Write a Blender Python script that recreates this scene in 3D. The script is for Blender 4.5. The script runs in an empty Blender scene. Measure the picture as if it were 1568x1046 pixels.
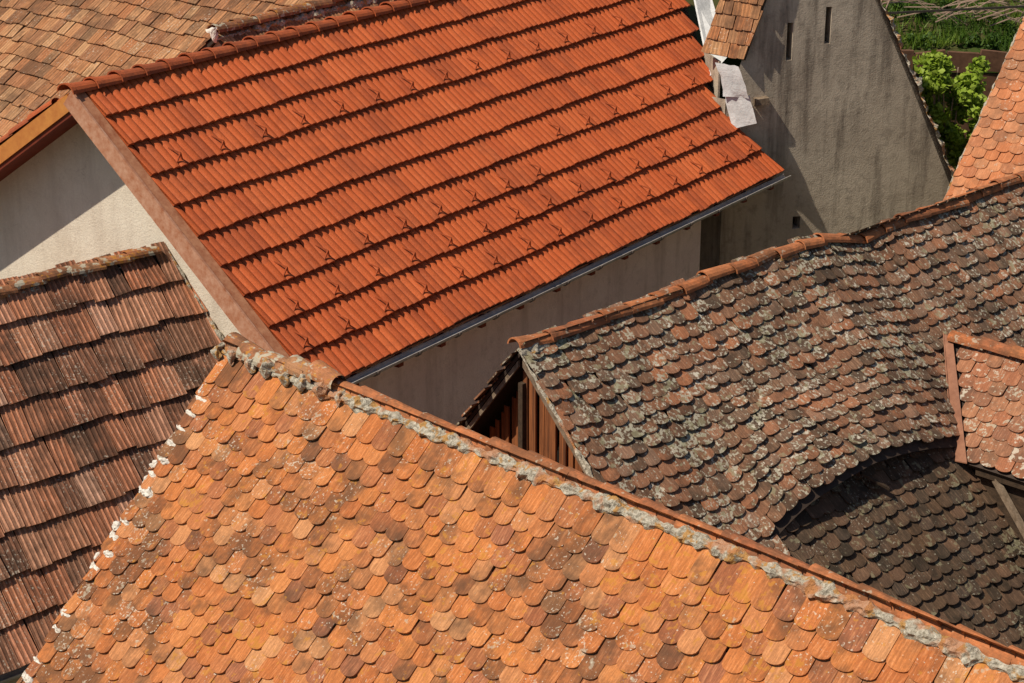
import bpy, math, random
import numpy as np
from mathutils import Vector as V
rng=np.random.default_rng(7); random.seed(7)
scene=bpy.context.scene
Z=V((0,0,1))
def nrm(x,y):
    v=V((x,y,0)); v.normalize(); return v
# ---------------------------------------------------------------- helpers
def link(o,parent=None):
    bpy.context.collection.objects.link(o)
    if parent: o.parent=parent
    return o
def empty(name):
    return link(bpy.data.objects.new(name,None))
def mesh_obj(name,verts,faces,mat,parent=None,attrs=None,smooth=False):
    me=bpy.data.meshes.new(name)
    vv=[tuple(v) for v in verts] if not isinstance(verts,np.ndarray) else verts.tolist()
    me.from_pydata(vv,[],faces)
    if attrs:
        for k,(typ,data) in attrs.items():
            at=me.attributes.new(k,typ,'POINT')
            if typ=='FLOAT_COLOR':
                d=np.ones((len(data),4),dtype=np.float32); d[:,:3]=data
                at.data.foreach_set('color',d.ravel())
            else:
                at.data.foreach_set('vector',np.asarray(data,dtype=np.float32).ravel())
    me.materials.append(mat)
    if smooth: me.polygons.foreach_set('use_smooth',[True]*len(me.polygons))
    me.update()
    return link(bpy.data.objects.new(name,me),parent)
def prism(name,pts,dirv,mat,parent=None):
    n=len(pts); v=[V(p) for p in pts]+[V(p)+dirv for p in pts]
    f=[list(range(n)),list(range(2*n-1,n-1,-1))]+[[i,i+n,(i+1)%n+n,(i+1)%n] for i in range(n)]
    f=[list(reversed(x)) for x in f]
    return mesh_obj(name,v,f,mat,parent)
def beam(name,p,q,w,h,mat,parent=None,up=Z):
    p=V(p);q=V(q);d=(q-p).normalized(); s=d.cross(up).normalized(); u=s.cross(d).normalized()
    c=[s*(w/2)*a+u*(h/2)*b for a,b in ((-1,-1),(1,-1),(1,1),(-1,1))]
    return prism(name,[p+x for x in c],q-p,mat,parent)
class Multi:
    def __init__(s): s.v=[];s.f=[]
    def add(s,v,f):
        k=len(s.v); s.v+= [tuple(x) for x in v]; s.f+=[[i+k for i in g] for g in f]
    def beam(s,p,q,w,h,up=Z):
        p=V(p);q=V(q);d=(q-p).normalized(); sd=d.cross(up).normalized(); u=sd.cross(d).normalized()
        c=[sd*(w/2)*a+u*(h/2)*b for a,b in ((-1,-1),(1,-1),(1,1),(-1,1))]
        v=[p+x for x in c]+[q+x for x in c]
        s.add(v,[[0,1,2,3],[7,6,5,4],[0,4,5,1],[1,5,6,2],[2,6,7,3],[3,7,4,0]])
    def obj(s,name,mat,parent=None): return mesh_obj(name,s.v,s.f,mat,parent)
def wob(a,s,seed=0,f=1.0):
    a=np.asarray(a,dtype=float)*f; s=np.asarray(s,dtype=float)*f
    return (np.sin(a*1.7+s*.6+seed)+np.sin(a*3.1-s*2.3+seed*2.1)*.6+np.sin(a*5.3+s*4.1+seed*.7)*.35+np.sin(s*3.7+seed*1.3-a*.8)*.5)/2.4
# ---------------------------------------------------------------- roof plane
class Roof:
    def __init__(s,O,r,tan,flip=1,disp=None):
        s.O=V(O); s.r=r; s.e=V((r.y,-r.x,0))*flip; s.th=math.atan(tan); s.tan=tan
        s.c=math.cos(s.th); s.sn=math.sin(s.th)
        s.d=s.e*s.c-Z*s.sn; s.N=s.e*s.sn+Z*s.c; s.disp=disp
    def P(s,a,sl,n=0.0):
        z=0 if s.disp is None else float(s.disp(a,sl))
        return s.O+s.r*a+s.d*sl+s.N*n+Z*z
    def arr(s,a,sl,n):
        P=np.array(s.O)+a[...,None]*np.array(s.r)+sl[...,None]*np.array(s.d)+n[...,None]*np.array(s.N)
        if s.disp is not None: P[...,2]+=s.disp(a,sl)
        return P
def beaver(w,L,depth,t,gap=.004,k=8,flat=0.0):
    hw=w/2-gap/2
    pts=[(-hw,-L)]
    for i in range(k+1):
        th=math.pi*(1-i/k); x=hw*math.cos(th); y=-depth+depth*(math.sin(th)**(1.0-flat*.5))
        pts.append((x,y))
    pts.append((hw,-L))
    K=len(pts)
    v=[(x,y,0) for x,y in pts]+[(x,y,-t) for x,y in pts]
    f=[list(range(K))]+[[i,i+K,i+1+K,i+1] for i in range(K-1)]
    return np.array(v),f
def fluted(w,L,t,prof,nu=14,gap=.003):
    us=np.linspace(-w/2+gap/2,w/2-gap/2,nu+1)
    v=[];f=[]
    for y in (0,-L):
        for u in us: v.append((u,y,prof(u)))
    for u in us: v.append((u,0,-t+prof(u)*.55))
    n=nu+1
    for i in range(nu):
        f.append([i,i+1,i+1+n,i+n]); f.append([i,i+2*n,i+1+2*n,i+1])
    b=len(v)
    v+=[(us[0],0,-t),(us[0],-L,-t),(us[-1],0,-t),(us[-1],-L,-t)]
    f+=[[0,n,b+1,b],[nu,b+2,b+3,nu+n]]
    return np.array(v),f
def tiles(name,R,rows,w,a0,a1,tmpl,L,t,mat,parent,lo=None,hi=None,keep=None,jit=1.0,stagger=.5,lift=None,seed=1,slip=.004):
    rg=np.random.default_rng(seed)
    tv,tf=tmpl; cs=[];ss=[]
    for i,srow in enumerate(rows):
        off=(i%2)*stagger*w+rg.uniform(-.006,.006)*jit
        n=int((a1-a0)/w)+2
        l=lo(srow) if lo else a0; h=hi(srow) if hi else a1
        for j in range(n):
            c=a0+off+j*w-w/2
            if c+w/2<l+.03 or c-w/2>h-.03: continue
            if keep and not keep(c,srow): continue
            cs.append(c);ss.append(srow)
    cs=np.array(cs);ss=np.array(ss);n=len(cs);K=len(tv)
    ph=rg.normal(0,.016,n)*jit; du=rg.normal(0,.0022,n)*jit; dv=rg.normal(0,slip,n)
    big=rg.random(n)<.025*jit; ph[big]*=3; dv[big]+=rg.uniform(-.01,.035,big.sum())
    tl=rg.normal(0,.0028,n)*jit; roll=rg.normal(0,.018,n)*jit
    lb=(2*t if lift is None else lift)
    U=tv[:,0][None,:];Vv=tv[:,1][None,:];Nn=tv[:,2][None,:]
    u=U*np.cos(ph)[:,None]-Vv*np.sin(ph)[:,None]; v=U*np.sin(ph)[:,None]+Vv*np.cos(ph)[:,None]
    fr=(Vv+L)/L
    nn=Nn+t*.9+fr*(lb-t*.9)+tl[:,None]*fr+roll[:,None]*U
    A=cs[:,None]+du[:,None]+u; S=ss[:,None]+dv[:,None]+v
    if lo is not None: A=np.maximum(A,np.vectorize(lo)(S)+rg.uniform(-.008,.008,(n,1))*jit)
    if hi is not None: A=np.minimum(A,np.vectorize(hi)(S)+rg.uniform(-.008,.008,(n,1))*jit)
    P=R.arr(A,S,nn).reshape(-1,3)
    faces=[[k+b*K for k in g] for b in range(n) for g in tf]
    tint=np.repeat(rg.random((n,3)),K,axis=0)
    tuv=np.stack([np.broadcast_to(U,(n,K)).ravel(),np.broadcast_to(Vv,(n,K)).ravel(),np.repeat(rg.random(n),K)],axis=1)
    return mesh_obj(name,P,faces,mat,parent,{'tint':('FLOAT_COLOR',tint),'tuv':('FLOAT_VECTOR',tuv)})
def deck(name,R,a0,a1,s0,s1,mat,parent,off=-.01,lo=None,hi=None,keep=None,step=.15,th=.05):
    v=[];f=[]
    ns=max(1,int((s1-s0)/step)); na=max(1,int((a1-a0)/step))
    for j in range(ns):
        sa=s0+(s1-s0)*j/ns; sb=s0+(s1-s0)*(j+1)/ns
        la=max(a0,lo(sa)) if lo else a0; ha=min(a1,hi(sa)) if hi else a1
        lb=max(a0,lo(sb)) if lo else a0; hb=min(a1,hi(sb)) if hi else a1
        for i in range(na):
            if keep and not keep(la+(ha-la)*(i+.5)/na,(sa+sb)/2): continue
            k=len(v)
            for n in (off,off-th):
                v+=[R.P(la+(ha-la)*i/na,sa,n),R.P(la+(ha-la)*(i+1)/na,sa,n),R.P(lb+(hb-lb)*(i+1)/na,sb,n),R.P(lb+(hb-lb)*i/na,sb,n)]
            f+=[[k,k+1,k+2,k+3],[k+7,k+6,k+5,k+4]]
            if i==0: f.append([k,k+3,k+7,k+4])
            if i==na-1: f.append([k+1,k+5,k+6,k+2])
            if j==ns-1: f.append([k+3,k+2,k+6,k+7])
    return mesh_obj(name,v,f,mat,parent)
def caps(name,pts,L,r0,r1,mat,parent,seed=3,jit=1.0,t=.014,wide=1.15,arc=100,lipw=0):
    rg=np.random.default_rng(seed)
    pts=[V(p) for p in pts]; seg=[(pts[i+1]-pts[i]).length for i in range(len(pts)-1)]; tot=sum(seg)
    def at(d):
        for i,l in enumerate(seg):
            if d<=l or i==len(seg)-1: return pts[i].lerp(pts[i+1],d/l)
            d-=l
    n=int(tot/L); v=[];f=[];tint=[];tuv=[]
    m=9
    for i in range(n):
        p=at(i*L); q=at(min(tot,(i+1)*L)); d=(q-p).normalized(); q=p+d*(L*1.16)
        sd=d.cross(Z).normalized(); u=sd.cross(d).normalized()
        off=u*rg.normal(0,.005)*jit+sd*rg.normal(0,.006)*jit; yaw=rg.normal(0,.03)*jit
        tr=rg.random(3); rr=rg.random()
        k=len(v); st=[0,.12,.14,1] if lipw else [0,.5,1]
        for a,fr in enumerate(st):
            rad=r0+(r1-r0)*fr
            if lipw and fr<=.12: rad+=lipw
            c=p.lerp(q,fr)+off+sd*yaw*(fr-.5)*L+u*(.016*(1-fr))
            for b in range(m):
                th=math.radians(-arc+2*arc*b/(m-1))
                v.append(c+sd*math.sin(th)*rad*wide+u*math.cos(th)*rad); tint.append(tr); tuv.append((th*rad,fr*L,rr))
        for b in range(m):
            th=math.radians(-arc+2*arc*b/(m-1)); rad=r0-t+(lipw if lipw else 0)
            v.append(p+off-sd*yaw*.5*L+u*.016+sd*math.sin(th)*rad*wide+u*math.cos(th)*rad); tint.append(tr); tuv.append((th*rad,-t,rr))
        ns=len(st)
        for a in range(ns-1):
            for b in range(m-1): f.append([k+a*m+b,k+a*m+b+1,k+(a+1)*m+b+1,k+(a+1)*m+b])
        for b in range(m-1): f.append([k+b+1,k+b,k+ns*m+b,k+ns*m+b+1])
    return mesh_obj(name,v,f,mat,parent,{'tint':('FLOAT_COLOR',np.array(tint)),'tuv':('FLOAT_VECTOR',np.array(tuv))})
def strip_geo(pts,side,up,w,h,seed=1,step=.02,rough=.35,gaps=0):
    rg=np.random.default_rng(seed)
    pts=[V(p) for p in pts]; v=[];f=[]; m=8
    P=[]
    for i in range(len(pts)-1):
        n=max(1,int((pts[i+1]-pts[i]).length/step))
        P+=[pts[i].lerp(pts[i+1],k/n) for k in range(n)]
    P.append(pts[-1])
    ph=rg.random(4)*6; nz=rg.normal(0,1,(len(P),m))
    nz[1:-1]=(nz[:-2]+nz[1:-1]*1.5+nz[2:])/2.6
    L=len(P)
    for i,p in enumerate(P):
        x=i*step
        sc=1+rough*(.6*math.sin(x*7+ph[0])+.5*math.sin(x*17+ph[1])+.4*math.sin(x*41+ph[2]))*.7
        if gaps and math.sin(x*5.1+ph[3])+math.sin(x*2.3)<-gaps: sc*=.25
        sc=max(.15,sc)*min(1,.25+4*i/L,.25+4*(L-1-i)/L)
        for b in range(m):
            th=math.pi*b/(m-1); k=sc*(1+nz[i,b]*rough*.3)
            v.append(p+side*(math.cos(th)*w*k)+up*(math.sin(th)*h*k-.012))
    for i in range(len(P)-1):
        for b in range(m-1): f.append([i*m+b,i*m+b+1,(i+1)*m+b+1,(i+1)*m+b])
    f.append(list(range(m))); f.append(list(range(len(v)-1,len(v)-1-m,-1)))
    return v,f
def strip(name,pts,side,up,w,h,mat,parent,**k):
    v,f=strip_geo(pts,side,up,w,h,**k); return mesh_obj(name,v,f,mat,parent,smooth=False)
# ---------------------------------------------------------------- materials
class NT:
    def __init__(s,name,rough=.9,spec=.25):
        s.m=bpy.data.materials.new(name); s.m.use_nodes=True; s.t=s.m.node_tree; s.t.nodes.clear()
        s.out=s.n('ShaderNodeOutputMaterial'); s.b=s.n('ShaderNodeBsdfPrincipled'); s.l(s.b.outputs[0],s.out.inputs[0])
        s.b.inputs['Roughness'].default_value=rough; s.b.inputs['Specular IOR Level'].default_value=spec
        s.geo=s.n('ShaderNodeNewGeometry').outputs['Position']
    def n(s,t,**k):
        x=s.t.nodes.new(t)
        for a,b in k.items(): setattr(x,a,b)
        return x
    def l(s,a,b): s.t.links.new(a,b)
    def put(s,inp,val):
        if isinstance(val,bpy.types.NodeSocket): s.l(val,inp)
        elif isinstance(val,(tuple,list)) and len(val)==3 and inp.type=='RGBA': inp.default_value=(*val,1)
        else: inp.default_value=val
    def noise(s,vec=None,scale=5,detail=4,rough=.6,dist=0,color=False):
        x=s.n('ShaderNodeTexNoise'); s.put(x.inputs['Vector'],vec or s.geo); x.inputs['Scale'].default_value=scale
        x.inputs['Detail'].default_value=detail; x.inputs['Roughness'].default_value=rough; x.inputs['Distortion'].default_value=dist
        return x.outputs['Color' if color else 'Fac']
    def mr(s,v,a,b,c=0,d=1,smooth=False):
        x=s.n('ShaderNodeMapRange')
        if smooth: x.interpolation_type='SMOOTHSTEP'
        for i,k in enumerate((v,a,b,c,d)): s.put(x.inputs[i],k)
        return x.outputs[0]
    def math(s,op,a,b=0,c=0):
        x=s.n('ShaderNodeMath',operation=op); s.put(x.inputs[0],a); s.put(x.inputs[1],b); s.put(x.inputs[2],c); return x.outputs[0]
    def mix(s,fac,a,b,mode='MIX'):
        x=s.n('ShaderNodeMix',data_type='RGBA',blend_type=mode); s.put(x.inputs[0],fac); s.put(x.inputs[6],a); s.put(x.inputs[7],b); return x.outputs[2]
    def ramp(s,fac,cols,interp='LINEAR'):
        x=s.n('ShaderNodeValToRGB'); x.color_ramp.interpolation=interp; cr=x.color_ramp
        n=len(cols)
        for i in range(2,n): cr.elements.new(i/(n-1))
        for i,c in enumerate(cols):
            cr.elements[i].position=i/(n-1); cr.elements[i].color=(c[0],c[1],c[2],1)
        s.put(x.inputs[0],fac); return x.outputs[0]
    def scale(s,vec,k):
        x=s.n('ShaderNodeMapping'); s.put(x.inputs[0],vec); x.inputs['Scale'].default_value=k; return x.outputs[0]
    def bump(s,h,strength=.4,dist=.01):
        x=s.n('ShaderNodeBump'); x.inputs['Strength'].default_value=strength; x.inputs['Distance'].default_value=dist; s.put(x.inputs['Height'],h)
        s.l(x.outputs[0],s.b.inputs['Normal'])
    def col(s,c): s.put(s.b.inputs['Base Color'],c)
def tile_mat(name,cols,streak=.3,dark=(.05,.035,.025),darkamt=.4,dscale=1.2,lich=(),rough=.9,edge=.3,interp='LINEAR',spec=.2,ribs=0,ribdark=.5,hi=(.75,.45,.27)):
    m=NT(name,rough,spec)
    at=m.n('ShaderNodeAttribute',attribute_name='tint'); sp=m.n('ShaderNodeSeparateColor'); m.l(at.outputs['Color'],sp.inputs[0])
    r1,r2,r3=sp.outputs
    tu=m.n('ShaderNodeAttribute',attribute_name='tuv').outputs['Vector']
    sx=m.n('ShaderNodeSeparateXYZ'); m.l(tu,sx.inputs[0])
    c=m.ramp(r1,cols,interp)
    st=m.noise(m.scale(tu,(1,.09,60)),scale=75,detail=2,rough=.7)
    c=m.mix(m.mr(st,.35,.72,0,streak),c,m.mix(.75,c,(.02,.012,.008)))
    c=m.mix(m.mr(st,.3,.48,streak*.55,0),c,hi,'MIX')
    if ribs:
        cs=m.math('COSINE',m.math('MULTIPLY',sx.outputs[0],2*math.pi/ribs))
        c=m.mix(m.mr(cs,-.2,.7,ribdark,0),c,dark)
    fn=m.noise(scale=60,detail=2,rough=.75)
    c=m.mix(m.mr(fn,.3,.7,.0,.32),c,dark)
    g=m.noise(scale=dscale,detail=3,rough=.65); g2=m.noise(scale=dscale*7,detail=2,rough=.7)
    gg=m.math('ADD',m.math('ADD',m.math('MULTIPLY',g,.8),m.math('MULTIPLY',g2,.55)),m.math('MULTIPLY',r2,.28))
    c=m.mix(m.mr(gg,.72,1.05,0,darkamt,True),c,dark)
    em=m.mr(sx.outputs[1],-.035,.002,0,edge); em=m.math('MULTIPLY',em,m.mr(g2,.35,.6))
    c=m.mix(em,c,dark)
    g35=m.math('MULTIPLY',g,.35)
    for (lc,sc,th,amt,seed) in lich:
        off=m.n('ShaderNodeVectorMath',operation='ADD'); m.l(m.geo,off.inputs[0]); off.inputs[1].default_value=(seed*3.3,seed*7.1,seed)
        n1=m.noise(off.outputs[0],scale=sc,detail=2,rough=.6)
        x=m.math('ADD',m.math('ADD',n1,g35 if seed%2 else m.math('SUBTRACT',.35,g35)),m.math('MULTIPLY',r3,.12))
        c=m.mix(m.mr(x,th,th+.06,0,amt),c,lc)
    m.col(c)
    m.bump(fn,.55,.006)
    return m.m
def plaster(name,c1,c2,stain=(.12,.09,.07),amt=.3,streaks=.3,scale=1.3,crack=.3):
    m=NT(name,.95,.1)
    n=m.noise(scale=scale,detail=5,rough=.65); c=m.mix(m.mr(n,.35,.65),c1,c2)
    n3=m.noise(scale=scale*5,detail=5,rough=.7); c=m.mix(m.mr(n3,.52,.75,0,amt),c,stain)
    s=m.noise(m.scale(m.geo,(3.2,3.2,.35)),scale=1.0,detail=5,rough=.65); c=m.mix(m.mr(s,.5,.7,0,streaks),c,stain)
    f=m.noise(scale=45,detail=3,rough=.7); c=m.mix(m.mr(f,.3,.7,0,.18),c,stain)
    cr=m.n('ShaderNodeTexVoronoi',feature='DISTANCE_TO_EDGE'); cr.inputs['Scale'].default_value=.7
    dd=m.n('ShaderNodeVectorMath',operation='ADD'); m.l(m.geo,dd.inputs[0]); nn=m.n('ShaderNodeVectorMath',operation='SCALE'); m.l(m.noise(scale=2.5,color=True),nn.inputs[0]); nn.inputs['Scale'].default_value=1.1; m.l(nn.outputs[0],dd.inputs[1]); m.l(dd.outputs[0],cr.inputs['Vector'])
    c=m.mix(m.mr(cr.outputs['Distance'],0,.006,crack,0),c,stain)
    m.col(c); m.bump(m.math('ADD',f,n3),.5,.014)
    return m.m
def simple(name,c1,c2,scale=8,rough=.8,metal=0,vec=None,bump=.3,dist=.008):
    m=NT(name,rough,.3); n=m.noise(m.scale(m.geo,vec) if vec else None,scale=scale,detail=4,rough=.7)
    m.col(m.mix(m.mr(n,.3,.7),c1,c2)); m.b.inputs['Metallic'].default_value=metal; m.bump(n,bump,dist); return m.m
GREY=(.43,.40,.31); PALE=(.60,.55,.45); YEL=(.45,.20,.03); GG=(.28,.26,.16)
M_C=tile_mat('aged_orange_clay',[(.50,.15,.044),(.61,.198,.058),(.66,.25,.082),(.35,.115,.05),(.65,.222,.062),(.53,.162,.047),(.66,.31,.135),(.57,.192,.064),(.38,.135,.068)],.52,(.08,.045,.027),.75,1.0,[(PALE,42,.90,.6,1),(YEL,15,.875,.55,2),(GREY,15,.92,.5,5)],hi=(.76,.40,.19))
M_A=tile_mat('new_red_clay',[(.50,.094,.022),(.58,.118,.027),(.54,.105,.024),(.62,.135,.034)],.16,(.16,.035,.015),.42,.8,[],.75,.35,spec=.3)
M_Acap=tile_mat('ridge_red_clay',[(.42,.09,.027),(.50,.115,.036),(.46,.10,.03)],.1,(.12,.04,.025),.45,1.5,[],.8,.2)
M_D=tile_mat('mossy_dark_clay',[(.32,.145,.078),(.22,.12,.072),(.38,.17,.092),(.16,.10,.065),(.33,.19,.125),(.46,.18,.085),(.26,.13,.078)],.45,(.05,.036,.025),.78,1.1,[(GREY,26,.82,.82,3),(GG,12,.85,.6,5),(PALE,20,.885,.8,6)],edge=.55)
M_D2=tile_mat('shaded_dark_clay',[(.14,.08,.045),(.09,.062,.042),(.18,.10,.06),(.08,.06,.045)],.3,(.025,.02,.014),.8,1.1,[(GREY,34,.875,.6,7),(GG,12,.83,.5,5)],edge=.4)  # darker copy of the mossy clay: shade below the eyebrow put into the colour
M_E=tile_mat('ribbed_faded_clay',[(.80,.32,.165),(.56,.215,.11),(.84,.41,.245),(.22,.105,.065),(.74,.26,.125),(.88,.50,.34),(.62,.24,.12),(.28,.13,.08),(.78,.34,.185)],.6,(.065,.038,.026),.82,.9,[(PALE,40,.90,.5,7)],ribs=.062,ribdark=.47,hi=(.88,.54,.39))
M_F=tile_mat('distant_tan_clay',[(.58,.26,.11),(.44,.18,.075),(.66,.34,.16),(.52,.20,.08),(.36,.17,.085),(.70,.39,.19)],.5,(.09,.05,.03),.7,1.0,[(PALE,30,.9,.4,8)],ribs=.065,ribdark=.35)
M_I=tile_mat('salmon_clay',[(.60,.22,.09),(.54,.18,.07),(.66,.28,.13),(.44,.155,.07)],.35,(.12,.07,.045),.5,1.0,[(PALE,26,.9,.4,9)])
M_H=tile_mat('lichen_clay',[(.42,.16,.08),(.34,.13,.065),(.46,.21,.11),(.28,.12,.07)],.35,(.08,.05,.035),.6,1.6,[(PALE,15,.88,.65,11),(GREY,30,.86,.7,12)])
M_cap=tile_mat('old_ridge_clay',[(.46,.16,.065),(.54,.21,.09),(.34,.13,.06),(.48,.24,.12)],.25,(.08,.05,.03),.6,1.6,[(GREY,12,.82,.85,13),(YEL,18,.86,.7,14)])
M_capo=tile_mat('plain_ridge_clay',[(.54,.17,.06),(.60,.21,.08),(.44,.14,.06)],.25,(.08,.05,.03),.5,1.6,[(GREY,16,.90,.6,15)])
M_deck=simple('roof_boarding',(.03,.02,.015),(.06,.04,.03),20)
M_wallA=plaster('cream_plaster',(.70,.62,.51),(.78,.71,.60),(.30,.22,.17),.2,.25)
M_wallM=plaster('mauve_grey_plaster',(.72,.57,.52),(.80,.66,.60),(.25,.17,.14),.3,.4)
M_wallB=plaster('grey_plaster',(.44,.37,.29),(.56,.48,.38),(.08,.062,.05),.5,.8,crack=.12)
M_wallO=plaster('ochre_plaster',(.42,.34,.25),(.50,.42,.32))
m=NT('lime_mortar',.95,.1); n=m.noise(scale=40,detail=4,rough=.75); c=m.mix(m.mr(n,.35,.65),(.22,.19,.14),(.58,.53,.44)); n2=m.noise(scale=9,detail=3); c=m.mix(m.mr(n2,.54,.6,0,.85),c,(.42,.21,.05)); n3=m.noise(scale=4,detail=3); c=m.mix(m.mr(n3,.54,.6,0,.7),c,(.44,.18,.08)); m.col(c); m.bump(n,.9,.02); M_mort=m.m
M_white=simple('white_mortar',(.44,.38,.31),(.82,.78,.72),35,.95,0,None,.8,.01)
M_zinc=simple('zinc_sheet',(.50,.51,.52),(.72,.73,.74),5,.55,0,None,.5,.04)
M_gut=simple('grey_gutter_metal',(.32,.295,.28),(.50,.47,.45),12,.6,.2)
M_strap=simple('gutter_strap_metal',(.16,.13,.12),(.24,.2,.18),12,.6,.2)
M_rust=simple('rust_painted_board',(.30,.10,.045),(.50,.24,.13),9,.8)
M_rust2=simple('faded_verge_board',(.54,.30,.20),(.36,.13,.06),11,.8)
M_valley=simple('brown_valley_sheet',(.20,.085,.05),(.32,.15,.09),9,.8)
M_ochre=simple('orange_painted_board',(.58,.24,.06),(.44,.15,.04),7,.6)
M_dred=simple('dark_red_board',(.20,.035,.015),(.12,.022,.012),7,.7)
M_wood=simple('weathered_planks',(.07,.026,.012),(.36,.125,.042),3.0,.85,0,(9,9,.5),.6,.01)
M_wood2=simple('grey_brown_beam',(.12,.085,.055),(.28,.21,.15),6,.9,0,(3,3,3),.6,.01)
M_wood3=simple('dark_boards',(.03,.02,.013),(.08,.05,.03),6,.9,0,(3,3,3),.6,.01)
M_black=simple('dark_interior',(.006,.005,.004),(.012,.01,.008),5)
M_soil=simple('earth_bank',(.07,.035,.02),(.17,.085,.05),5,.95)
M_branch=simple('dry_cane',(.34,.23,.17),(.46,.33,.26),9,.9)
M_metal_d=simple('dark_iron_rail',(.03,.025,.02),(.06,.05,.04),9,.7)
def leafmat(name,cols):
    m=NT(name,.55,.3); at=m.n('ShaderNodeAttribute',attribute_name='tint'); sp=m.n('ShaderNodeSeparateColor'); m.l(at.outputs['Color'],sp.inputs[0])
    c=m.ramp(sp.outputs[0],cols); m.col(c)
    tr=m.n('ShaderNodeBsdfTranslucent'); m.put(tr.inputs[0],c); mx=m.n('ShaderNodeMixShader'); mx.inputs[0].default_value=.35
    m.l(m.b.outputs[0],mx.inputs[1]); m.l(tr.outputs[0],mx.inputs[2]); m.l(mx.outputs[0],m.out.inputs[0]); return m.m
M_leaf=leafmat('vine_leaf',[(.13,.22,.02),(.26,.37,.03),(.42,.54,.09)])
M_weed=leafmat('weed_leaf',[(.02,.05,.008),(.05,.11,.015),(.09,.16,.02)])
M_grassb=leafmat('grass_blade',[(.04,.09,.01),(.09,.17,.018),(.17,.25,.03)])
m=NT('ground_grass_earth',.95,.1); n=m.noise(scale=1.5,detail=6,rough=.7); m.col(m.mix(m.mr(n,.4,.6),(.035,.075,.012),(.07,.06,.025))); m.bump(n,.6,.05); M_ground=m.m
# ================================================================ RED TILED HOUSE
hA=empty('red_tiled_house')
rA=nrm(.586,.81); RA=Roof((-4.84,21.5,8.67),rA,.85,disp=lambda a,s:.014*wob(a,s,1))
eA=RA.e; SA=4.32
def hiA(s):
    e=s*RA.c
    return 10.2+(e-2.45)*.21 if e>2.45 else 10.17+(2.45-e)*.89
per=.115
prof=lambda u:.027*abs(math.sin(math.pi*(u)/per))**.6
expA=SA/10
tiles('roof_tiles',RA,[expA*(i+1) for i in range(10)],per*2,.2,13.2,fluted(per*2,expA*1.12,.026,prof,20,.005),expA*1.12,.026,M_A,hA,
      lo=lambda s:.10,hi=hiA,jit=.9,stagger=0,lift=.078,seed=11,slip=.006)
deck('roof_boarding',RA,-.02,13.2,0,SA-.03,M_deck,hA,off=-.012,hi=hiA,step=.4,th=.06)
RAb=Roof((-4.84,21.5,8.67),rA,.65,flip=-1)
tiles('rear_roof_tiles',RAb,[.42*(i+1) for i in range(8)],per*2,.0,13.0,fluted(per*2,.46,.022,prof,12,.003),.46,.022,M_A,hA,lo=lambda s:-.02,jit=.35,stagger=0,lift=.05,seed=12)
deck('rear_roof_boarding',RAb,0,13,0,3.3,M_deck,hA,off=0,step=1,th=.05)
caps('ridge_tiles',[RA.P(-.12,0,.015),RA.P(13,0,.015)],.37,.10,.085,M_Acap,hA,jit=.6,arc=88,wide=1.25,lipw=.012,seed=5)
prism('verge_flashing',[RA.P(-.06,.05,.03),RA.P(.085,.05,.03),RA.P(.085,SA-.05,.03),RA.P(-.06,SA-.05,.03)],RA.N*.035,M_rust,hA)
prism('verge_board',[RA.P(-.065,.02,-.13),RA.P(-.065,.02,.085),RA.P(-.065,SA,.085),RA.P(-.065,SA,-.13)],rA*-.03,M_rust2,hA)
prism('rear_verge_board',[RAb.P(-.06,0,-.15),RAb.P(-.06,0,.02),RAb.P(-.06,3.3,.02),RAb.P(-.06,3.3,-.15)],rA*-.03,M_ochre,hA)
prism('rear_verge_trim',[RAb.P(-.04,0.05,-.20),RAb.P(-.04,0.05,-.153),RAb.P(-.04,3.3,-.153),RAb.P(-.04,3.3,-.20)],rA*-.03,M_dred,hA)
prism('rear_verge_soffit',[RAb.P(-.06,0.05,-.155),RAb.P(.46,0.05,-.155),RAb.P(.46,3.3,-.155),RAb.P(-.06,3.3,-.155)],RAb.N*.03,M_dred,hA)
caps('rear_verge_tiles',[RAb.P(-.02,3.3,.03),RAb.P(-.02,.05,.03)],.42,.075,.065,M_Acap,hA,jit=.3,arc=85)
base=RA.O
def A(a,e,z): 
    q=base+rA*a+eA*e; return V((q.x,q.y,z))
eW=2.87; AG=.46
prism('gable_wall',[A(AG,-2.9,0),A(AG,eW,0),A(AG,eW,8.67-.85*eW-.12),A(AG,0,8.55),A(AG,-2.9,8.67-.65*2.9-.14)],rA*.3,M_wallA,hA)
prism('long_wall',[A(AG+.31,eW,0),A(8.87,eW,0),A(8.87,eW,6.15),A(AG+.31,eW,6.15)],eA*-.3,M_wallM,hA)
prism('end_wall',[A(8.87,-2.9,0),A(8.87,eW-.31,0),A(8.87,eW-.31,6.2),A(8.87,0,8.5),A(8.87,-2.9,6.6)],rA*-.3,M_wallA,hA)
prism('back_wall',[A(.8,-2.9,0),A(8.5,-2.9,0),A(8.5,-2.9,6.6),A(.8,-2.9,6.6)],eA*.3,M_wallA,hA)
ze=RA.P(0,SA).z
prism('eave_soffit',[A(.4,eW+.003,ze+.02),A(10.3,eW+.003,ze+.02),A(10.3,3.24,ze-.01),A(.4,3.24,ze-.01)],Z*-.025,M_rust2,hA)
mb=Multi(); a=.8
while a<10.2:
    mb.beam(A(a,eW-.02 if a<8.8 else 2.6,ze-.095),A(a,3.29,ze-.095),.09,.15); a+=.78
mb.obj('rafter_tails',M_dred,hA)
v=[];f=[];mm=9
for k,aa in enumerate((-.05,10.5)):
    for j in range(mm):
        th=math.pi*j/(mm-1); v.append(A(aa,3.345-math.cos(th)*.065,ze-.015-math.sin(th)*.065))
    for j in range(mm):
        th=math.pi*j/(mm-1); v.append(A(aa,3.345-math.cos(th)*.055,ze-.015-math.sin(th)*.055))
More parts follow.
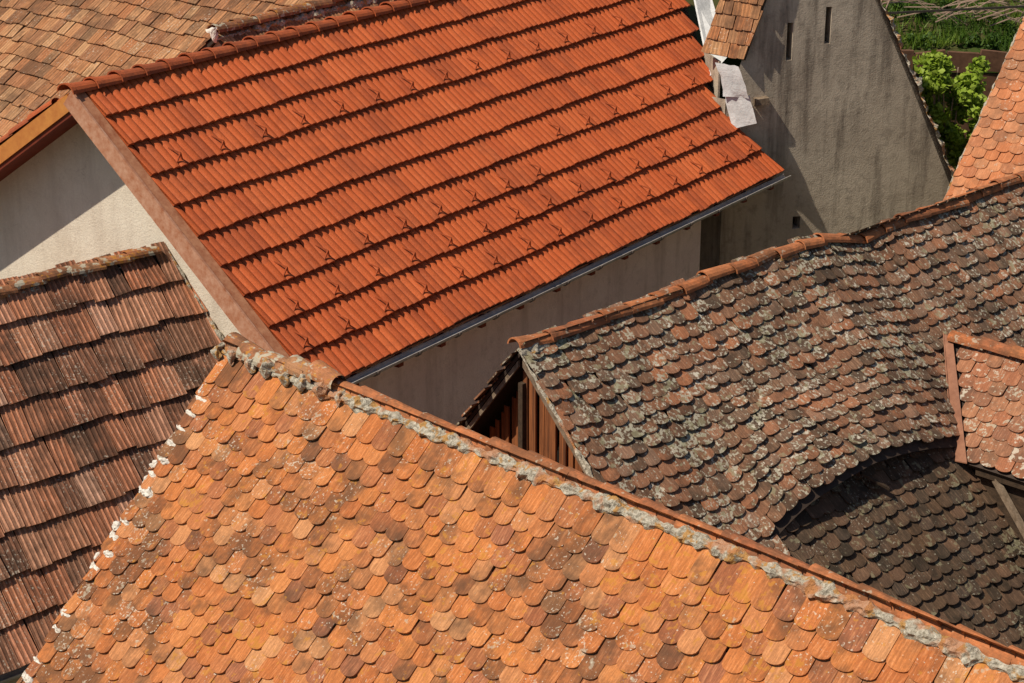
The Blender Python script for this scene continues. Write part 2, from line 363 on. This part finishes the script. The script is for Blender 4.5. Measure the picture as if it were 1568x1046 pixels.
for j in range(mm-1):
    f+=[[j,j+1,j+1+2*mm,j+2*mm],[mm+j+1,mm+j,3*mm+j,3*mm+j+1],[j+1,j,mm+j,mm+j+1],[2*mm+j,2*mm+j+1,3*mm+j+1,3*mm+j]]
f+=[[mm-1,2*mm-1,4*mm-1,3*mm-1],[0,2*mm,3*mm,mm]]
mesh_obj('eave_gutter',v,f,M_gut,hA)
mb=Multi(); a=.3
while a<10.4:
    for j in range(8):
        t0=math.pi*j/8;t1=math.pi*(j+1)/8
        mb.beam(A(a,3.345-math.cos(t0)*.074,ze-.013-math.sin(t0)*.074),A(a,3.345-math.cos(t1)*.074,ze-.013-math.sin(t1)*.074),.014,.045,up=rA)
    a+=.74
mb.obj('gutter_straps',M_strap,hA)
mb=Multi()
for row,st,ph in ((2,3,1),(5,3,0),(6,3,2),(7,3,1),(8,3,0)):
    for j in range(60):
        a=.30+per*2*(j*st+ph)+per*.5+random.uniform(-.015,.015)
        s=expA*(row+1)-.10
        if a>hiA(s)-.2: break
        if row==5 and j<9: continue
        if row==6 and j>7: continue
        p0=RA.P(a-.05,s+.05,.065);p1=RA.P(a+.05,s+.05,.065);t=RA.P(a,s-.01,.17);b=RA.P(a,s-.17,.07)
        mb.beam(p0,t,.014,.014,up=rA);mb.beam(p1,t,.014,.014,up=rA);mb.beam(p0,p1,.012,.012,up=RA.N);mb.beam(t,b,.014,.012,up=rA)
mb.obj('snow_guards',M_Acap,hA)
# ================================================================ NEAR ORANGE ROOF HOUSE
hC=empty('beaver_tile_house')
rC=nrm(.7225,-.691); RC=Roof((-2.44,16,7.81),rC,1.0,disp=lambda a,s:.018*wob(a,s,4)+.02*np.sin(np.asarray(a)*.55))
w=.178;ex=.15;t=.016
rowsC=[.36+ex*i for i in range(30)]
lo=lambda s:0.0+.012*math.sin(s*9)
tiles('roof_tiles',RC,rowsC[1:],w,-.05,9.6,beaver(w,ex*1.75,.056,t),ex*1.75,t,M_C,hC,lo=lo,seed=21,lift=.046,jit=1.8,slip=.007)
tiles('top_course_tiles',RC,[rowsC[0]],w,-.05,9.6,beaver(w,.36,.045,t),.36,t,M_C,hC,lo=lo,seed=22,lift=.046,jit=1.3)
deck('roof_boarding',RC,.03,9.6,0,4.8,M_deck,hC,off=-.005,step=.5)
RCb=Roof((-2.44,16,7.81),rC,1.0,flip=-1)
tiles('rear_roof_tiles',RCb,[.15+.16*i for i in range(28)],w,0,9.6,beaver(w,.26,.05,t,k=4),.26,t,M_C,hC,seed=23,lift=.034)
deck('rear_roof_boarding',RCb,.03,9.6,0,4.6,M_deck,hC,off=-.005,step=.5)
rp=[RC.P(a,0,.0)-Z*.022+RCb.e*.02 for a in np.arange(1.3,9.7,.5)]
caps('ridge_tiles',rp,.37,.080,.072,M_capo,hC,seed=24,arc=95,wide=1.0,jit=1.2)
caps('ridge_start_tiles',[RC.P(a,0,.0)+Z*.02 for a in (-.04,.5,1.5)],.29,.10,.08,M_cap,hC,seed=26,arc=100,wide=1.1,jit=3)
strip('ridge_mortar',[RC.P(a,.065,.038) for a in np.arange(-.03,9.7,.4)],RC.d,RC.N,.050,.044,M_mort,hC,seed=2,rough=.65)
mb=Multi()
for i in range(8):
    a=-.02+i*.22+random.uniform(-.03,.03)
    mb.add(*strip_geo([RC.P(a,-.03,.03),RC.P(a+random.uniform(-.02,.03),.06,.08),RC.P(a+.02,.15,.055)],rC,RC.N,.06,.065,seed=100+i,rough=.7,step=.015))
mb.obj('ridge_joint_mortar',M_mort,hC)
mb=Multi(); rv=random.Random(12)
for i,s in enumerate(rowsC[1:27]):
    if rv.random()<.72:
        l=rv.uniform(.09,.21)
        mb.add(*strip_geo([RC.P(-.02,s-.005,.032),RC.P(l*.5,s+.014,.040),RC.P(l,s+.018,.030)],RC.d,RC.N,rv.uniform(.018,.040),.022,seed=40+i,step=.01,rough=.9))
    if rv.random()<.3:
        mb.add(*strip_geo([RC.P(.0,s-.12,.036),RC.P(.012,s-.03,.044)],rC,RC.N,.030,.020,seed=140+i,step=.01,rough=.9))
mb.obj('verge_mortar',M_white,hC)
def body(R,a0,a1,h,mat,parent,names=('gable_wall','far_gable_wall','front_wall','rear_wall'),th=.25,z0=-1):
    def Q(a,e,z): q=R.O+R.r*a+R.e*e; return V((q.x,q.y,z))
    zr=R.O.z-.15; ze=zr-R.tan*h
    prism(names[0],[Q(a0,-h,z0),Q(a0,h,z0),Q(a0,h,ze),Q(a0,0,zr),Q(a0,-h,ze)],R.r*th,mat,parent)
    prism(names[1],[Q(a1,-h,z0),Q(a1,h,z0),Q(a1,h,ze),Q(a1,0,zr),Q(a1,-h,ze)],R.r*-th,mat,parent)
    for n,sg in ((names[2],1),(names[3],-1)):
        prism(n,[Q(a0+th+.003,sg*h,z0),Q(a1-th-.003,sg*h,z0),Q(a1-th-.003,sg*h,ze),Q(a0+th+.003,sg*h,ze)],R.e*(-sg*th),mat,parent)
body(RC,.12,9.4,2.9,M_wallO,hC)
# ================================================================ DARK MOSSY HOUSE
hD=empty('mossy_roof_house')
rD=nrm(.733,.68)
ka=[-1,0,1.2,2.4,3.8,4.35,4.75,5.1,6.3,7.6,9.5]; kz=[0,0,-.01,.045,.085,.0,-.085,-.04,-.04,0,.02]
def dispD0(a,s):
    a=np.asarray(a,dtype=float); s=np.asarray(s,dtype=float)
    return np.interp(a,ka,kz)*np.exp(-np.maximum(s,0)/2.5)+.035*wob(a,s,9,.8)*np.clip(s,0,1)+.013*wob(a,s,3,2.5)
AB0,AB1,SE=1.42,4.5,2.40
def sst(x): x=np.clip(x,0,1); return x*x*(3-2*x)
def dispD(a,s):
    a=np.asarray(a,dtype=float); s=np.asarray(s,dtype=float)
    b=np.sin(np.pi*np.clip((a-AB0)/(AB1-AB0),0,1)**.8)**.9
    return dispD0(a,s)+.27*b*sst((s-.9)/(SE-.9))
RD=Roof((.07,16,7.78),rD,.97,disp=dispD); RD2=Roof((.07,16,7.74),rD,.97,disp=dispD0)
w=.165;ex=.138;t=.016
rowsD=[ex*(i+1) for i in range(45)]
keepD=lambda a,s: s<=SE+.02 or a<AB0-.02
tiles('roof_tiles',RD,rowsD,w,0,8.8,beaver(w,ex*1.75,.042,t,flat=.5),ex*1.75,t,M_D,hD,lo=lambda s:0+.01*math.sin(s*13),keep=keepD,seed=31,lift=.052,jit=2.5,slip=.011)
deck('roof_boarding',RD,.03,8.8,0,5.8,M_deck,hD,off=-.004,keep=lambda a,s:s<SE-.03 or a<AB0-.05,step=.12,th=.03)
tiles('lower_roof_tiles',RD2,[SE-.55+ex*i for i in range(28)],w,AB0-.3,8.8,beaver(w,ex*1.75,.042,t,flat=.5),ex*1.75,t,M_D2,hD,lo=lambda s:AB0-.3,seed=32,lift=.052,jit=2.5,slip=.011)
deck('lower_roof_boarding',RD2,AB0-.25,8.8,SE-.7,5.8,M_deck,hD,off=-.006,step=.5,th=.03)
RDb=Roof((.07,16,7.78),rD,1.24,flip=-1)
tiles('rear_roof_tiles',RDb,[ex*(i+1) for i in range(25)],w,0,8.8,beaver(w,ex*1.75,.045,t,k=4),ex*1.75,t,M_D,hD,seed=33,lift=.036)
deck('rear_roof_boarding',RDb,.0,8.8,0,3.5,M_deck,hD,off=-.006,step=.5,th=.03)
capD=[RD.P(a,0,0)+Z*.012 for a in np.arange(-.03,8.9,.2)]
caps('ridge_tiles',capD,.34,.080,.068,M_capo,hD,seed=34,arc=88,wide=1.1,jit=2.2)
strip('ridge_mortar',[RD.P(a,.06,.025) for a in np.arange(0,8.8,.2)],RD.d,RD.N,.032,.020,M_mort,hD,seed=8,rough=.7,gaps=.1)
strip('ridge_end_mortar',[RD.P(a,.03,.03) for a in np.arange(-.03,.55,.2)],RD.d,RD.N,.07,.05,M_mort,hD,seed=18,rough=.6)
strip('verge_mortar',[RD.P(-.01,s,.0) for s in np.arange(0,3.6,.3)],rD,RD.N,.018,.03,M_mort,hD,seed=9,rough=.7)
def D(a,e,z): q=RD.O+rD*a+RD.e*e; return V((q.x,q.y,z))
prism('barge_board',[D(.0,0.03,7.69),D(.0,2.6,7.72-.97*2.6),D(.0,2.6,7.66-.97*2.6),D(.0,0.03,7.63)],rD*.025,M_wood2,hD)
prism('rear_barge_board',[D(.0,-.03,7.67),D(.0,-2.4,7.70-1.24*2.4),D(.0,-2.4,7.64-1.24*2.4),D(.0,-.03,7.61)],rD*.025,M_wood2,hD)
mb=Multi(); e=-2.3; rg=random.Random(4)
while e<2.5:
    wd=rg.uniform(.06,.11); em=e+wd/2
    top=7.64-(.97*em if em>0 else -1.24*em)
    rec=.11 if em>-.08 else .24
    a=rec+rg.uniform(-.02,.02)
    if not(-.22<em<-.08):
        mb.beam(D(a,em,4.5),D(a+rg.uniform(-.01,.01),em+rg.uniform(-.008,.008),top-.07),wd-.016,.022,up=rD)
    e+=wd
mb.obj('gable_planks',M_wood,hD)
beam('gable_post',D(.06,-.03,4.5),D(.06,-.03,7.45),.055,.06,M_wood3,hD,up=rD)
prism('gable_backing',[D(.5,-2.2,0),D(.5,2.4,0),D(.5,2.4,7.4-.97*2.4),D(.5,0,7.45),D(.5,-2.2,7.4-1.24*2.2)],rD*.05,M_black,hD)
prism('gable_wall',[D(.12,-2.2,-1),D(.12,3.9,-1),D(.12,3.9,4.0),D(.12,-2.2,4.4)],rD*.17,M_wallO,hD)
prism('front_wall',[D(.3,3.9,-1),D(8.6,3.9,-1),D(8.6,3.9,3.8),D(.3,3.9,3.8)],RD.e*-.2,M_wallO,hD)
prism('rear_wall',[D(.3,-2.2,-1),D(8.6,-2.2,-1),D(8.6,-2.2,4.9),D(.3,-2.2,4.9)],RD.e*.2,M_wallO,hD)
v=[];f=[]
for i in range(21):
    a=AB0+(AB1-AB0)*i/20
    v+=[RD2.P(a,SE-.26,-.02),RD.P(a,SE-.26,-.035)]
for i in range(20): f.append([2*i,2*i+2,2*i+3,2*i+1])
mesh_obj('eyebrow_dormer_boards',v,f,M_wood3,hD)
beam('loose_board',RD2.P(2.75,SE-.2,.10),RD2.P(2.95,SE+.05,.10),.06,.02,M_wood3,hD)
# ================================================================ CROSS WING
hH=empty('lichen_roof_wing')
rH=nrm(.74,-.673); RH=Roof((4.36,18.62,6.88),rH,.905,disp=lambda a,s:.014*wob(a,s,6))
lowv=lambda s:.845*s*RH.c+.05
w=.17;ex=.145;t=.014;SH=1.24
tiles('roof_tiles',RH,[.19+ex*i for i in range(8)],w,0,4,beaver(w,ex*1.75,.045,t),ex*1.75,t,M_H,hH,lo=lowv,seed=51,lift=.038,jit=1.8)
deck('roof_boarding',RH,0,4,0,SH-.02,M_deck,hH,off=-.004,lo=lowv,step=.2,th=.05)
caps('ridge_tiles',[RH.P(a,0,.02) for a in np.arange(.05,4,.4)],.34,.08,.07,M_capo,hH,seed=52,arc=90)
RHb=Roof((4.36,18.62,6.88),rH,.905,flip=-1)
deck('rear_roof_boarding',RHb,0.2,4,0,1.4,M_deck,hH,off=0,step=.4)
prism('valley_flashing',[RH.P(-.02,0,.06),RH.P(.07,0,.05),RH.P(lowv(SH)+.02,SH,.05),RH.P(lowv(SH)-.12,SH,.02)],Z*.012,M_valley,hH)
prism('valley_upstand',[RH.P(-.03,-.02,-.05),RH.P(-.03,-.02,.07),RH.P(lowv(SH)-.13,SH,.03),RH.P(lowv(SH)-.13,SH,-.25)],rH*-.012,M_valley,hH)
prism('eave_wall',[RH.P(.85,SH-.12,-.06),RH.P(4,SH-.12,-.06),RH.P(4,SH-.12,-.06)-Z*1.6,RH.P(.85,SH-.12,-.06)-Z*1.6],RH.e*-.1,M_wood3,hH)
beam('eave_beam',RH.P(.9,SH-.02,-.10),RH.P(4,SH-.02,-.10),.06,.06,M_wood3,hH)
beam('strut',RH.P(1.1,SH+.0,-.12),RH.P(1.9,SH+.65,-.45),.05,.06,M_wood2,hH)
# ================================================================ LEFT RIBBED ROOF HOUSE
hE=empty('ribbed_tile_house')
rE=nrm(.746,.666); RE=Roof((-3.96,21.30,6.90),rE,1.23,disp=lambda a,s:.025*wob(a,s,2)-.012*np.cos(np.asarray(a)*1.4))
gp=A(AG,0,0)
def hiE(s):
    q=RE.O+RE.d*s; return -((q-gp).dot(rA))/(rE.dot(rA))-.01
profE=lambda u:.011*max(0,math.cos(u*2*math.pi/.062))**1.5+(.006 if abs(u)>.105 else 0)
exE=.43
tiles('roof_tiles',RE,[.38+exE*i for i in range(9)],.235,-5.5,.6,fluted(.235,exE*1.15,.022,profE,20,.010),exE*1.15,.022,M_E,hE,hi=hiE,seed=61,jit=1.7,stagger=.5,lift=.066,slip=.015)
deck('roof_boarding',RE,-5.5,.5,0,3.75,M_deck,hE,off=-.004,hi=hiE,step=.4)
caps('ridge_tiles',[RE.P(a,0,.02) for a in np.arange(-5.5,.05,.25)],.36,.085,.07,M_cap,hE,seed=62,arc=88,jit=2.4,wide=1.2)
strip('ridge_mortar',[RE.P(a,.07,.03) for a in np.arange(-5.5,0,.4)],RE.d,RE.N,.035,.03,M_mort,hE,seed=63,rough=.7,gaps=.3)
strip('abutment_mortar',[RE.P(hiE(s)-.02,s,.05) for s in np.arange(.02,3.6,.2)],rE,RE.N,.022,.03,M_mort,hE,seed=65,rough=.7,gaps=.4)
RE_b=Roof((-3.96,21.30,6.90),rE,1.0,flip=-1)
tiles('rear_roof_tiles',RE_b,[.4*(i+1) for i in range(7)],.235,-5.5,-.4,fluted(.235,.46,.02,profE,10,.006),.46,.02,M_E,hE,seed=64,lift=.05)
deck('rear_roof_boarding',RE_b,-5.5,-.4,0,2.8,M_deck,hE,off=-.004,step=.5)
def E(a,e,z): q=RE.O+rE*a+RE.e*e; return V((q.x,q.y,z))
prism('front_wall',[E(-5.3,2.15,-1),E(1,2.15,-1),E(1,2.15,4.1),E(-5.3,2.15,4.1)],RE.e*-.25,M_wallO,hE)
prism('gable_wall',[E(-5.3,-1.9,-1),E(-5.3,1.89,-1),E(-5.3,1.89,4.4),E(-5.3,0,6.7),E(-5.3,-1.9,4.9)],rE*.25,M_wallO,hE)
v=[];f=[]
for k,aa in enumerate((-5.5,.8)):
    for j in range(mm):
        th=math.pi*j/(mm-1); q=RE.P(aa,3.86,-.02); v.append(q-RE.e*(math.cos(th)*.065)-Z*(math.sin(th)*.065))
for j in range(mm-1): f.append([j,j+1,j+1+mm,j+mm])
mesh_obj('eave_gutter',v,f,M_gut,hE)
# ================================================================ FAR LEFT ROOF
hF=empty('tan_tile_house')
rF=nrm(.72,-.69); RF=Roof((-3.68,28.8,8.7),rF,.8,disp=lambda a,s:.03*wob(a,s,5))
def hiF(s):
    q=RF.O+RF.d*s; return (-.95-(q-base).dot(eA))/(rF.dot(eA))
profF=lambda u:.009*max(0,math.cos(u*2*math.pi/.065))**1.5
tiles('roof_tiles',RF,[-6.2+.27*i for i in range(42)],.2,-8,6,fluted(.2,.31,.02,profF,10,.006),.31,.02,M_F,hF,hi=hiF,seed=71,jit=1.8,stagger=.5,lift=.050,slip=.012)
deck('roof_boarding',RF,-8,6,-6.4,4.8,M_deck,hF,off=-.004,hi=hiF,step=1)
prism('front_wall',[RF.P(-7.8,4.6,-.2),RF.P(-3.3,4.6,-.2),V((*RF.P(-3.3,4.6).xy,-1)),V((*RF.P(-7.8,4.6).xy,-1))],RF.e*-.25,M_wallO,hF)
p1,p2=RF.P(hiF(-6.2)-.05,-6.2,-.06),RF.P(hiF(1)-.05,1,-.06)
prism('side_wall',[p1,p2,V((p2.x,p2.y,-1)),V((p1.x,p1.y,-1))],eA*-.2,M_wallO,hF)
hG=empty('low_annex_house')
RG=Roof((-3.70,24.55,8.68),rA,.85); RGb=Roof((-3.70,24.55,8.68),rA,.85,flip=-1)
for nm,Rr,sd in (('roof_tiles',RG,72),('rear_roof_tiles',RGb,73)):
    tiles(nm,Rr,[.27*(i+1) for i in range(3)],.2,0,4,fluted(.2,.31,.02,profF,10,.006),.31,.02,M_F,hG,seed=sd,lift=.045,lo=lambda s:0)
    deck('boarding',Rr,0.02,4,0,.8,M_deck,hG,off=-.004,step=.5)
caps('ridge_tiles',[RG.P(-.05,0,.03),RG.P(4,0,.03)],.36,.10,.085,M_cap,hG,seed=74,jit=2.4,arc=90)
strip('ridge_mortar',[RG.P(-.05,.09,.03),RG.P(4,.09,.03)],RG.d,RG.N,.05,.04,M_mort,hG,seed=75,rough=.7)
strip('ridge_end_mortar',[RG.P(-.08,-.1,.0),RG.P(-.08,0,.06),RG.P(-.08,.12,.0)],rA,RG.N,.05,.07,M_white,hG,seed=76,rough=.6,step=.015)
def G(a,e,z): q=RG.O+rA*a+RG.e*e; return V((q.x,q.y,z))
prism('gable_wall',[G(.08,-.6,-1),G(.08,.6,-1),G(.08,.6,8.05),G(.08,0,8.6),G(.08,-.6,8.05)],rA*.2,M_wallO,hG)
# ================================================================ GREY GABLE HOUSE
hB=empty('grey_gable_house')
wB=nrm(.98,.2); nB=V((wB.y,-wB.x,0)); PB=V((3.11,28.31,0))
def B(w,z,off=0): return V((PB.x,PB.y,0))+wB*w+Z*z+nB*off
outer=[(0,-1),(0.0,6.63),(.02,6.8),(.21,7.45),(.47,8.24),(1.18,10.45),(2.24,8.27),(2.9,6.98),(3.71,5.27),(4.4,3.6),(4.6,-1)]
me=bpy.data.meshes.new('gable_wall')
import bmesh
bm=bmesh.new()
holes=[(.885,.975,7.44,7.99),(1.46,1.55,7.66,8.20),(1.12,1.24,4.86,5.05),(1.0,1.1,2,2.2)]
from mathutils.geometry import tessellate_polygon
loops=[[V((x,y,0)) for x,y in outer]]+[[V((a,c,0)),V((b,c,0)),V((b,d,0)),V((a,d,0))] for a,b,c,d in holes]
flat=[p for L in loops for p in L]
tris=tessellate_polygon(loops)
vs=[bm.verts.new(B(p.x,p.y)) for p in flat]
for t3 in tris:
    try: bm.faces.new([vs[i] for i in t3])
    except Exception: pass
off=len(outer)
for hnum,(a,b,c,d) in enumerate(holes):
    idx=[off+hnum*4+i for i in range(4)]
    bk=[bm.verts.new(B(flat[i].x,flat[i].y,-.28)) for i in idx]
    for i in range(4): bm.faces.new([vs[idx[i]],vs[idx[(i+1)%4]],bk[(i+1)%4],bk[i]])
bm.normal_update(); bm.to_mesh(me); bm.free(); me.materials.append(M_wallB)
link(bpy.data.objects.new('gable_wall',me),hB)
prism('attic_interior',[B(.3,-1,-.285),B(4.2,-1,-.285),B(3.4,5.3,-.285),B(1.2,9.8,-.285),B(.5,7.6,-.285)],nB*-.05,M_black,hB)
prism('side_wall',[B(0,-1,-.01),B(0,6.9,-.01),B(0,6.9,-.01)+V((-.75,.66,0))*.8,B(0,-1,-.01)+V((-.75,.66,0))*.8],nB*-.02,M_wallB,hB)
prism('side_wall_rear',[B(-.0,5,-.3),B(.0,7.4,-.3),B(-.1,7.4,-3.3),B(-.1,5,-3.3)],wB*-.03,M_wallB,hB)
apex=B(1.18,10.45,.05)
r_=nrm(.75,-.66); RB=Roof(apex,r_,3.9)
RB.e=V((-.66,-.75,0)).normalized(); RB.d=RB.e*RB.c-Z*RB.sn; RB.N=RB.e*RB.sn+Z*RB.c
sl=lambda s:-.76*s*RB.c
tiles('left_roof_tiles',RB,[.25+.2*i for i in range(15)],.16,-4.5,.2,beaver(.16,.33,.01,.02,gap=.008,k=4,flat=1),.33,.02,M_F,hB,lo=lambda s:sl(s)-.72,hi=lambda s:sl(s)+.04,seed=81,lift=.05,jit=2)
deck('left_roof_boarding',RB,-4.5,.2,0,3.06,M_deck,hB,off=-.004,lo=lambda s:sl(s)-.7,hi=sl,step=.3)
bk=V((.2,-.98,0))*-3.0
prism('right_roof',[B(1.18,10.5),B(2.24,8.32),B(2.9,7.03),B(3.75,5.3),B(4.45,3.6)][::1]+[B(4.40,3.55),B(3.66,5.27),B(2.85,6.98),B(2.2,8.27),B(1.15,10.45)],bk,M_deck,hB)
strip('verge_mortar',[B(1.18,10.48,.01),B(2.26,8.30,.01),B(2.92,7.0,.01),B(3.73,5.30,.01),B(4.42,3.6,.01)],nB,(wB*.9+Z*.42),.06,.05,M_mort,hB,seed=82,rough=1.0)
def sheet(name,quad,nu,nv,amp,mat,parent,seed):
    rg=np.random.default_rng(seed); v=[];f=[]
    p00,p10,p11,p01=[V(q) for q in quad]; nn=(p10-p00).cross(p01-p00).normalized()
    for j in range(nv+1):
        for i in range(nu+1):
            x=i/nu;y=j/nv; p=(p00*(1-x)+p10*x)*(1-y)+(p01*(1-x)+p11*x)*y
            v.append(p+nn*rg.normal(0,amp)+ (p10-p00)*rg.normal(0,.03))
    for j in range(nv):
        for i in range(nu):
            k=j*(nu+1)+i; f.append([k,k+1,k+nu+2,k+nu+1])
    return mesh_obj(name,v,f,mat,parent,smooth=True)
# stepped zinc flashing: two lapped folded sheets down the wall corner
sheet('zinc_flashing_lower',[B(.06,6.50,.16),B(.36,6.62,.36),B(.26,7.02,.30),B(-.04,7.02,.06)],5,4,.014,M_zinc,hB,1)
sheet('zinc_flashing_middle',[B(-.04,6.98,.10),B(.25,6.98,.33),B(.10,7.44,.24),B(-.20,7.46,.02)],5,5,.014,M_zinc,hB,3)
prism('flashing_upper_a',[V((2.92,28.9,7.1)),V((3.22,29.3,7.30)),V((3.05,30.72,7.95)),V((2.78,30.45,7.98))],V((.02,0,.03)),M_zinc,hB)
prism('flashing_upper_b',[V((2.78,30.45,7.98)),V((3.05,30.72,7.95)),V((3.0,31.6,8.6)),V((2.55,31.4,8.6))],V((.02,0,.03)),M_zinc,hB)
beam('corbel_stone',B(.42,6.86,.05),B(.62,6.88,.05),.16,.10,M_wood2,hB)
# ================================================================ RIGHT EDGE ROOF
hI=empty('salmon_roof_house')
rI=nrm(.8,-.6); O=V((5.56+.6*3.2,24+.8*3.2,7.07+.95*3.2)); RI=Roof(O,rI,.95,disp=lambda a,s:.015*wob(a,s,8))
tiles('roof_tiles',RI,[.15*(i+1) for i in range(36)],.178,0,5,beaver(.178,.26,.05,.014),.26,.014,M_I,hI,lo=lambda s:.012*math.sin(s*11),seed=91,lift=.038,jit=1.5)
deck('roof_boarding',RI,.03,5,0,5.3,M_deck,hI,off=-.004,step=.5)
strip('verge_mortar',[RI.P(-.01,s,.0) for s in np.arange(0,5.3,.4)],rI,RI.N,.018,.025,M_mort,hI,seed=92,rough=.6)
body(RI,.15,4.9,3.4,M_wallO,hI)
# ================================================================ TERRAIN, GRASS, BUSH, FENCE
def hz(x,y):
    if y<20: z=0
    elif y<30: z=4.6*(y-20)/10
    elif y<33: z=4.6
    elif y<33.15: z=4.6+1.9*(y-33)/.15
    elif y<70: z=6.5+(y-33.15)*.34
    else: z=19.03+(y-70)*.02
    return z+(.08*math.sin(x*1.3+y*.9)+.05*math.sin(x*3.1-y*2.2) if y>33.2 else 0)
xs=[-600,-200,-80,-40,-20]+[i*1.0 for i in range(-12,25)]+[40,80,200,600]
ys=[-300,-60,0,10,20,25,30,32,33,33.15]+[33.5+.5*i for i in range(14)]+[42,46,52,60,70,100,200,500,1500]
v=[(x,y,hz(x,y)) for y in ys for x in xs]; nx=len(xs)
f=[[j*nx+i,j*nx+i+1,(j+1)*nx+i+1,(j+1)*nx+i] for j in range(len(ys)-1) for i in range(nx-1)]
mesh_obj('ground',v,f,M_ground,None)
rg=np.random.default_rng(5)
mb=Multi()
for i in range(16):
    x=4+i*.55; mb.beam((x,32.93,6.40+.04*math.sin(i*2.1)),(x+.53,32.93,6.40+.04*math.sin(i*1.7)),.10,.34); mb.beam((x,32.95,5.98),(x+.54,32.95,5.98),.08,.42); mb.beam((x,32.95,5.4),(x+.54,32.95,5.4),.08,.66)
mb.obj('retaining_wall',M_soil)
N=12000; X=rg.uniform(4.5,12,N);Y=33.2+rg.random(N)**1.3*7; v=[];f=[];ti=[]
for i in range(N):
    x,y=X[i],Y[i]; z=hz(x,y); h=rg.uniform(.08,.24); th=rg.uniform(0,6.28); ww=.016; lx,ly=rg.normal(0,.07,2)
    k=len(v); v+=[(x-ww*math.cos(th),y-ww*math.sin(th),z),(x+ww*math.cos(th),y+ww*math.sin(th),z),(x+lx,y+ly,z+h)]; f.append([k,k+1,k+2]); tt=np.clip(rg.random(3)*.6+.3*math.sin(x*2.1+y*3)+.2,0,1); ti+=[tt]*3
mesh_obj('grass',v,f,M_grassb,None,{'tint':('FLOAT_COLOR',np.array(ti))})
def leaves(name,clumps,n,size,mat,seed,parent=None):
    rg=np.random.default_rng(seed); v=[];f=[];ti=[]
    for (cx,cy,cz,rr) in clumps:
        shade=rg.uniform(0,.4)
        for i in range(n):
            d=rg.normal(0,1,3); d/=np.linalg.norm(d); q=np.array((cx,cy,cz))+d*rr*rg.random()**.45*np.array((1,1,1.1))
            a=rg.normal(0,1,3);a/=np.linalg.norm(a);a=a*.7+np.array((0,-.3,.6));a/=np.linalg.norm(a)
            b=np.cross(a,rg.normal(0,1,3));b/=np.linalg.norm(b);c=np.cross(a,b); s=size*rg.uniform(.6,1.3)
            k=len(v); v+=[tuple(q-b*s*.5),tuple(q+c*s*.45-a*s*.1),tuple(q+b*s*.6),tuple(q-c*s*.45-a*s*.1)]; f+=[[k,k+1,k+2],[k,k+2,k+3]]
            t0=np.clip(shade+rg.random()*.6,0,1); ti+=[(t0,t0,t0)]*4
    return mesh_obj(name,v,f,mat,parent,{'tint':('FLOAT_COLOR',np.array(ti))})
hb=empty('vine_bush')
rr=random.Random(3)
cl=[(7.02+rr.uniform(-.65,.65),31.2+rr.uniform(-.3,.3),4.9+rr.uniform(0,1.95),rr.uniform(.09,.22)) for _ in range(84)]
cl=[c for c in cl if abs(c[0]-7.02)<.66-.10*(c[2]-5.2)]
leaves('leaves',cl,75,.095,M_leaf,3,hb)
mb=Multi()
for i in range(9):
    x=7.0+rr.uniform(-.15,.15); mb.beam((x,31.2,4.5),(x+rr.uniform(-.4,.4),31.2+rr.uniform(-.2,.2),rr.uniform(5.6,6.9)),.018,.018)
mb.obj('stems',M_branch,hb)
cl=[(rr.uniform(5.6,10),33.3+rr.uniform(-.1,.4),6.6+rr.uniform(-.1,.12),rr.uniform(.08,.18)) for _ in range(30)]
for _ in range(30):
    x=rr.uniform(5.6,11); y=rr.uniform(33.8,37); cl.append((x,y,hz(x,y)+.08,rr.uniform(.08,.22)))
leaves('weeds',cl,60,.07,M_weed,9)
hr=empty('iron_fence'); mb=Multi()
for i in range(7):
    x=5.6+i*.9; z=hz(x,33.6); mb.beam((x,33.6,z-.1),(x,33.6,z+.55),.03,.03)
mb.beam((5.2,33.6,7.02),(11.2,33.6,7.32),.03,.035)
mb.obj('rails',M_metal_d,hr)
mb=Multi()
for i in range(110):
    x=rr.uniform(5.5,10); y=rr.uniform(33.7,35.6); z=hz(x,y)+rr.uniform(.1,.4); L=rr.uniform(.5,1.5); an=rr.gauss(.15,.35)
    p=V((x,y,z)); q=p+V((L*.5*math.cos(an),rr.uniform(-.1,.1),L*.5*math.sin(an)+.08)); r2=q+V((L*.5*math.cos(an-.4),rr.uniform(-.1,.1),L*.5*math.sin(an-.4)-.03))
    mb.beam(p,q,.016,.016); mb.beam(q,r2,.012,.012)
mb.obj('dry_brambles',M_branch)
# ================================================================ LIGHT, SKY, CAMERA
S=V((-.64,-.32,1.0)).normalized()
w=bpy.data.worlds.new('World'); scene.world=w; w.use_nodes=True; nt=w.node_tree
bg=nt.nodes['Background']; sk=nt.nodes.new('ShaderNodeTexSky'); sk.sky_type='NISHITA'; sk.sun_disc=False
sk.sun_elevation=math.asin(S.z); sk.sun_rotation=math.atan2(S.x,S.y)%(2*math.pi)
nt.links.new(sk.outputs[0],bg.inputs[0]); bg.inputs[1].default_value=.072
L=bpy.data.lights.new('sun','SUN'); L.energy=4.9; L.angle=math.radians(.5); L.color=(1,.895,.735)
lo_=link(bpy.data.objects.new('sun',L)); lo_.rotation_euler=S.to_track_quat('Z','Y').to_euler(); lo_.location=S*40
cam=bpy.data.cameras.new('camera'); co=link(bpy.data.objects.new('camera',cam)); co.location=(0,0,14)
co.rotation_euler=(math.radians(69),0,0); cam.lens=3050/1568*36; cam.sensor_width=36; cam.clip_end=4000; cam.clip_start=.1
scene.camera=co
scene.view_settings.view_transform='Standard'; scene.view_settings.look='None'; scene.view_settings.exposure=0
